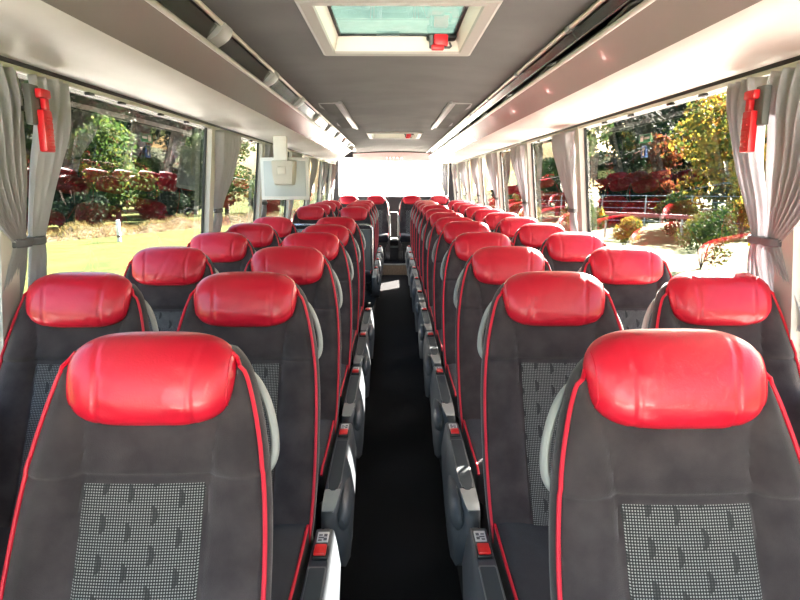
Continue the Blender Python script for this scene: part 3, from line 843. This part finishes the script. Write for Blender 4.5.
def relax(items, fixed, n=300, f=1.07):
    P = [list(t) for t in items]
    for _ in range(n):
        for i in range(len(P)):
            for q in P[:i] + fixed:
                p = P[i]; dx, dy = p[1]-q[1], p[2]-q[2]; dd = math.hypot(dx, dy) or .01; m = f*(RAD[p[0]]*p[3] + RAD[q[0]]*q[3])
                if dd < m and p[1]*q[1] > 0:
                    k = (m-dd)/dd*.5; p[1] += dx*k; p[2] += dy*k
                    if q not in fixed: q[1] -= dx*k; q[2] -= dy*k
    return P
TR = [t for t in relax(TR, []) if abs(t[1]) - RAD[t[0]]*t[3]*1.15 > .10*t[2]]      # keep the view straight behind the coach open
for i, (k, x, y, c) in enumerate(TR):
    sd = 'right' if x > 0 else 'left'
    place(k, x, y, c, i*1.3, '%s standing in the belt beyond the %s side windows' % (desc[k], sd), '%ss beyond the %s windows' % (desc[k], sd))
BU = [('gbush', 9.8, 19.2, .80), ('ybush', 9.3, 24.5, .62), ('gbush', 8.6, 27, .72), ('ybush', 12.8, 25, .65), ('gbush', 13.8, 29.5, .85), ('ybush', 17.2, 30, .9), ('gbush', 9.9, 33, .8), ('ybush', 7.2, 33, .7), ('gbush', 7.4, 40, .9),
      ('dbush', -25.5, 34.5, 1.1), ('dbush', -21.5, 37, 1.2), ('dbush', -19.6, 40, 1.1), ('dbush', -17.8, 43, 1.1), ('dbush', -15.6, 46, 1.2), ('dbush', -14, 50.5, 1.2), ('dbush', -24.5, 30, 1.2), ('dbush', -12.2, 55, 1.2)]
bdesc = {'ybush': 'yellow green bush', 'gbush': 'fresh green bush', 'dbush': 'dark green bush'}
BU = relax(BU, TR)
for i, (k, x, y, c) in enumerate(BU):
    sd = 'right' if x > 0 else 'left'
    place(k, x, y, c, i*2.1, '%s growing on the lawn outside the %s windows' % (bdesc[k], sd), '%ses outside the %s windows' % (bdesc[k], sd))
# dry grass bank on the left
b = MB()
def fn(u, v):
    a = (-22+20*u) ; y = 22.5+28*u+3.2*v; x = -18+13*u-1.6*v
    return (x, y, GZ-.05 + (.42+.16*math.sin(u*31)+.10*math.sin(u*83+1))*math.sin(math.pi*v)**.8)
b.grid(fn, frange(0, 1, 90), frange(0, 1, 14)); tag(b.build('grass_bank', M['dry'], None), 'low dry grassy bank at the edge of the left lawn', 'bank', None, 'structure')
rnd = random.Random(4)
b = MB()
for _ in range(6000):
    u, v = rnd.random(), rnd.random(); p = Vector(fn(u, v)); a = rnd.uniform(-.25, .25); h = rnd.uniform(.12, .34)
    w = .03
    b.add([p+Vector((0, -w, 0)), p+Vector((0, w, 0)), p+Vector((a, rnd.uniform(-.2, .2), h))], [(0, 1, 2)])
tag(b.build('dry_grass', M['leafE'], None, False), 'tufts of dry grass covering the bank beyond the left lawn', 'grass', None, 'stuff')
# marker post on the left lawn
t = thing('marker_post', 'short white marker post at the edge of the left lawn', 'post', (-12.6, 28.2, GZ))
MB().box((-.07, -.07, 0), (.07, .07, 1.0), .02).build('post', M['white'], t)
MB().box((-.072, -.072, .2), (.072, .072, .3)).build('dark_band', M['black'], t)
# fence on the right
t = thing('mesh_fence', 'grey wire mesh fence across the far side of the right lawn', 'fence', (18, 37, GZ), R(62))
for k in range(-7, 9):
    MB().tube([(0, k*2.6, 0), (0, k*2.6, 1.9)], .045, 8).build('post', M['steel'], t)
b = MB()
for z in (.3, .7, 1.1, 1.5, 1.86): b.tube([(0, -18.2, z), (0, 20.8, z)], .02, 6)
b.build('wires', M['steel'], t)
M['barrier'] = mat('faded_red_paint', (.28, .07, .06), .6)
# red ramp / barrier on the lawn at right
t = thing('barrier', 'faded red crossbar barrier standing on the right lawn', 'barrier', (11.8, 29, GZ), R(40))
MB().box((-.06, -2.6, 1.05), (.06, 2.6, 1.25), .02).build('crossbar', M['barrier'], t)
for q in (-1.9, 1.9): MB().tube([(0, q, 0), (0, q, 1.1)], .05, 8).build('post', M['steel'], t)

# ------------------------------------------------------------------ light
w = bpy.data.worlds.new('World'); sc.world = w; w.use_nodes = True; nt = w.node_tree
bg = nt.nodes['Background']; sky = nt.nodes.new('ShaderNodeTexSky'); sky.sky_type = 'NISHITA'
AZ, EL = R(37.5), R(29)
sky.sun_disc = False; sky.sun_elevation = EL; sky.sun_rotation = AZ; sky.air_density = 1.2; sky.dust_density = 2.5; sky.ozone_density = 1
nt.links.new(sky.outputs[0], bg.inputs['Color']); bg.inputs['Strength'].default_value = .45
d = bpy.data.lights.new('sun', 'SUN'); d.energy = 72; d.angle = R(.6); d.color = (1, .93, .82)
o = bpy.data.objects.new('sun', d); COL.objects.link(o)
dirv = Vector((math.sin(AZ)*math.cos(EL), math.cos(AZ)*math.cos(EL), math.sin(EL)))
o.rotation_euler = dirv.to_track_quat('Z', 'Y').to_euler()
o.location = dirv*30

# ------------------------------------------------------------------ camera
cam = bpy.data.cameras.new('camera'); co = bpy.data.objects.new('camera', cam); COL.objects.link(co)
cam.sensor_width = 36; cam.lens = 610/800*36; cam.clip_start = .02; cam.clip_end = 500
co.location = (-.02, 0, EYE)
co.rotation_euler = (R(90-10.95), 0, -math.atan(7/610))
sc.camera = co
vs = sc.view_settings
vs.view_transform = 'Standard'; vs.look = 'None'; vs.gamma = 1; vs.exposure = 2.2; vs.use_curve_mapping = False
cy = sc.cycles
cy.use_denoising = True; cy.max_bounces = 10; cy.diffuse_bounces = 5; cy.glossy_bounces = 4; cy.transparent_max_bounces = 16; cy.transmission_bounces = 6
cy.caustics_reflective = False; cy.caustics_refractive = False; cy.sample_clamp_indirect = 8
